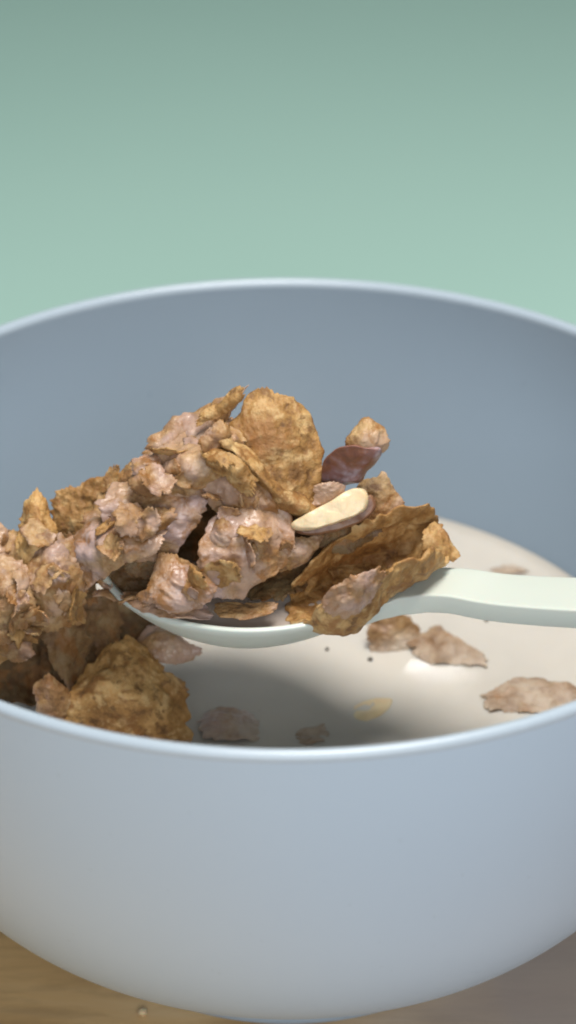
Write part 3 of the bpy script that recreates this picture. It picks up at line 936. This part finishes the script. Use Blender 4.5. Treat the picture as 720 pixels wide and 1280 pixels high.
# ------------------------------------------------------------------ almond slice, nut sliver, raisin, crumbs
def slab(name, outline, depth_dir, thick, mat, seed, parent=None, bulge=0.03, n=24):
    """solid piece with a closed 3-D outline, thickness along depth_dir, rounded edges"""
    P = np.array(outline)
    m = len(P)
    c = P.mean(0)
    d = np.array(depth_dir, float)
    d /= np.linalg.norm(d)
    V, Fc = [], []
    prof = []
    for i in range(1, n + 1):
        f = i / n * 0.90
        prof.append((f, thick / 2 + bulge * (1 - f * f)))
    for a in np.linspace(0.2, math.pi - 0.2, 8):
        prof.append((0.90 + 0.10 * math.sin(a), thick / 2 * math.cos(a)))
    for i in range(n, 0, -1):
        f = i / n * 0.90
        prof.append((f, -thick / 2 - bulge * (1 - f * f)))
    V.append(c + d * (thick / 2 + bulge))
    for f, z in prof:
        V.extend(c + (P - c) * f + d * z)
    V.append(c - d * (thick / 2 + bulge))
    V = np.array(V)
    V = V + d * (0.02 * fbm(V, 3.5, seed, 3))[:, None] + 0.012 * np.stack([noise(V, 6, seed + q) for q in (1, 2, 3)], 1)
    for j in range(m):
        Fc.append((0, 1 + j, 1 + (j + 1) % m))
    for i in range(len(prof) - 1):
        for j in range(m):
            a, b = 1 + i * m + j, 1 + i * m + (j + 1) % m
            Fc.append((a, a + m, b + m, b))
    L = len(V) - 1
    o0 = 1 + (len(prof) - 1) * m
    for j in range(m):
        Fc.append((L, o0 + (j + 1) % m, o0 + j))
    return link_mesh(name, V, Fc, mat)


def outline(pts, n=72):
    P = [np.array(p, float) for p in pts]
    m = len(P)
    out = []
    for q in np.linspace(0, m, n, endpoint=False):
        i = int(q)
        t = q - i
        a, b, c_, d = P[(i - 1) % m], P[i % m], P[(i + 1) % m], P[(i + 2) % m]
        out.append(0.5 * ((2 * b) + (-a + c_) * t + (2 * a - 5 * b + 4 * c_ - d) * t * t + (-a + 3 * b - 3 * c_ + d) * t ** 3))
    return out


ya = -2.0
top_o = [(362, 655), (374, 646), (396, 634), (418, 621), (438, 609), (452, 605), (463, 608), (467, 620), (464, 633), (450, 644), (430, 652), (408, 659), (385, 664), (368, 663)]
top_o = [(372 + (x - 372) * 0.93, 658 + (y - 658) * 0.9) for x, y in top_o]
al = outline([at(x, y, Y=ya + 0.35 * (661 - y) / 55) for x, y in top_o])
almond = tag(empty('almond_slice', np.mean(al, 0)), 'cream almond slice with brown skin along its lower edge, set between the flakes', 'nut')
nrm = np.array([0.1, -0.75, 0.66])
o = slab('flesh', al, nrm, 0.16, M['almond'], 401, bulge=0.02)
child(o, almond)
sk_o = [(366, 660), (385, 658), (405, 654), (425, 648), (446, 634), (458, 624), (467, 614), (475, 618), (476, 634), (460, 650), (432, 662), (402, 670), (376, 669)]
sk_o = [(372 + (x - 372) * 0.93, 658 + (y - 658) * 0.88) for x, y in sk_o]
sk = outline([at(x, y, Y=ya + 0.14 + 0.35 * (661 - y) / 55) for x, y in sk_o])
o = slab('brown_skin', sk, nrm, 0.12, M['skin'], 405, bulge=0.01)
child(o, almond)

# raisin: lumpy wrinkled solid
def lump(name, c, rad, mat, seed, amp=0.16, wr=0.05, rotz=0.0, tilt=0.0, n=56):
    V, Fc = [], []
    nu, nv = n * 2, n
    for i in range(nv + 1):
        p = math.pi * i / nv
        for j in range(nu):
            a = 2 * math.pi * j / nu
            V.append((math.sin(p) * math.cos(a), math.sin(p) * math.sin(a), math.cos(p)))
    D = np.array(V)
    q = np.sign(D) * np.abs(D) ** 0.85
    r = 1 + amp * fbm(D, 1.4, seed, 2) - wr * np.abs(noise(D, 3.6, seed + 5)) * 2 + 0.02 * noise(D, 11, seed + 7)
    P = q * r[:, None] * np.array(rad)
    ct, st = math.cos(tilt), math.sin(tilt)
    P = np.stack([P[:, 0] * ct - P[:, 2] * st, P[:, 1], P[:, 0] * st + P[:, 2] * ct], 1)
    P = P + c
    for i in range(nv):
        for j in range(nu):
            k2 = (j + 1) % nu
            Fc.append((i * nu + j, (i + 1) * nu + j, (i + 1) * nu + k2, i * nu + k2))
    o = link_mesh(name, P, Fc, mat, attrs={'edge': np.zeros(len(P)), 'height': r})
    recentre(o)
    return o


rz = outline([at(x, y, Y=-1.3 - 0.25 * (608 - y) / 50) for x, y in [(403, 602), (404, 586), (410, 570), (424, 560), (444, 556), (462, 558), (476, 562), (468, 578), (456, 590), (450, 602), (436, 605), (420, 609)]], 60)
o = slab('raisin', rz, (-0.25, -0.8, 0.5), 0.34, M['raisin'], 417, bulge=0.05)
for vv in o.data.vertices:
    q_ = np.array([vv.co]) / S
    vv.co = vv.co + Vector((0, -1, 0.6)) * float(0.16 * (0.35 - abs(noise(q_, 1.9, 9)[0])) + 0.03 * noise(q_, 7.0, 4)[0]) * S
recentre(o)
tag(o,
    'glossy purple-brown raisin with a small pale flake on it, right of the top flake', 'raisin')
ns = outline([at(x, y, z=Z_MILK - 0.035) for x, y in [(440, 886), (462, 876), (486, 874), (490, 882), (478, 896), (458, 904), (442, 900)]], 48)
o = slab('nut_sliver', ns, (0, -0.2, 1), 0.08, M['almond'], 421, bulge=0.02, n=12)
recentre(o)
tag(o, 'pale yellow nut sliver half sunk in the milk near the front rim', 'nut')
for (px, py, z, r, mt, lab) in [
        (463, 824, Z_MILK + 0.02, 0.045, 'crumb', 'tiny dark speck on the milk left of the thin white streak'),
        (409, 811, Z_MILK + 0.02, 0.035, 'crumb', 'tiny dark speck on the milk below the spoon scoop'),
        (608, 775, Z_MILK + 0.02, 0.035, 'crumb', 'tiny dark speck on the milk just under the handle'),
        (178, 1265, H_TABLE + 0.05, 0.075, 'almond', 'tiny cream crumb on the brown table at the foot of the bowl')]:
    tag(lump('crumb', at(px, py, z=z), (r, r, r * 0.7), M[mt], 431 + px, 0.3, 0.1, n=12), lab, 'crumb')

# ------------------------------------------------------------------ render
scene.render.engine = 'CYCLES'
scene.cycles.filter_width = 2.0
scene.cycles.max_bounces = 8
scene.cycles.diffuse_bounces = 4
scene.cycles.glossy_bounces = 3
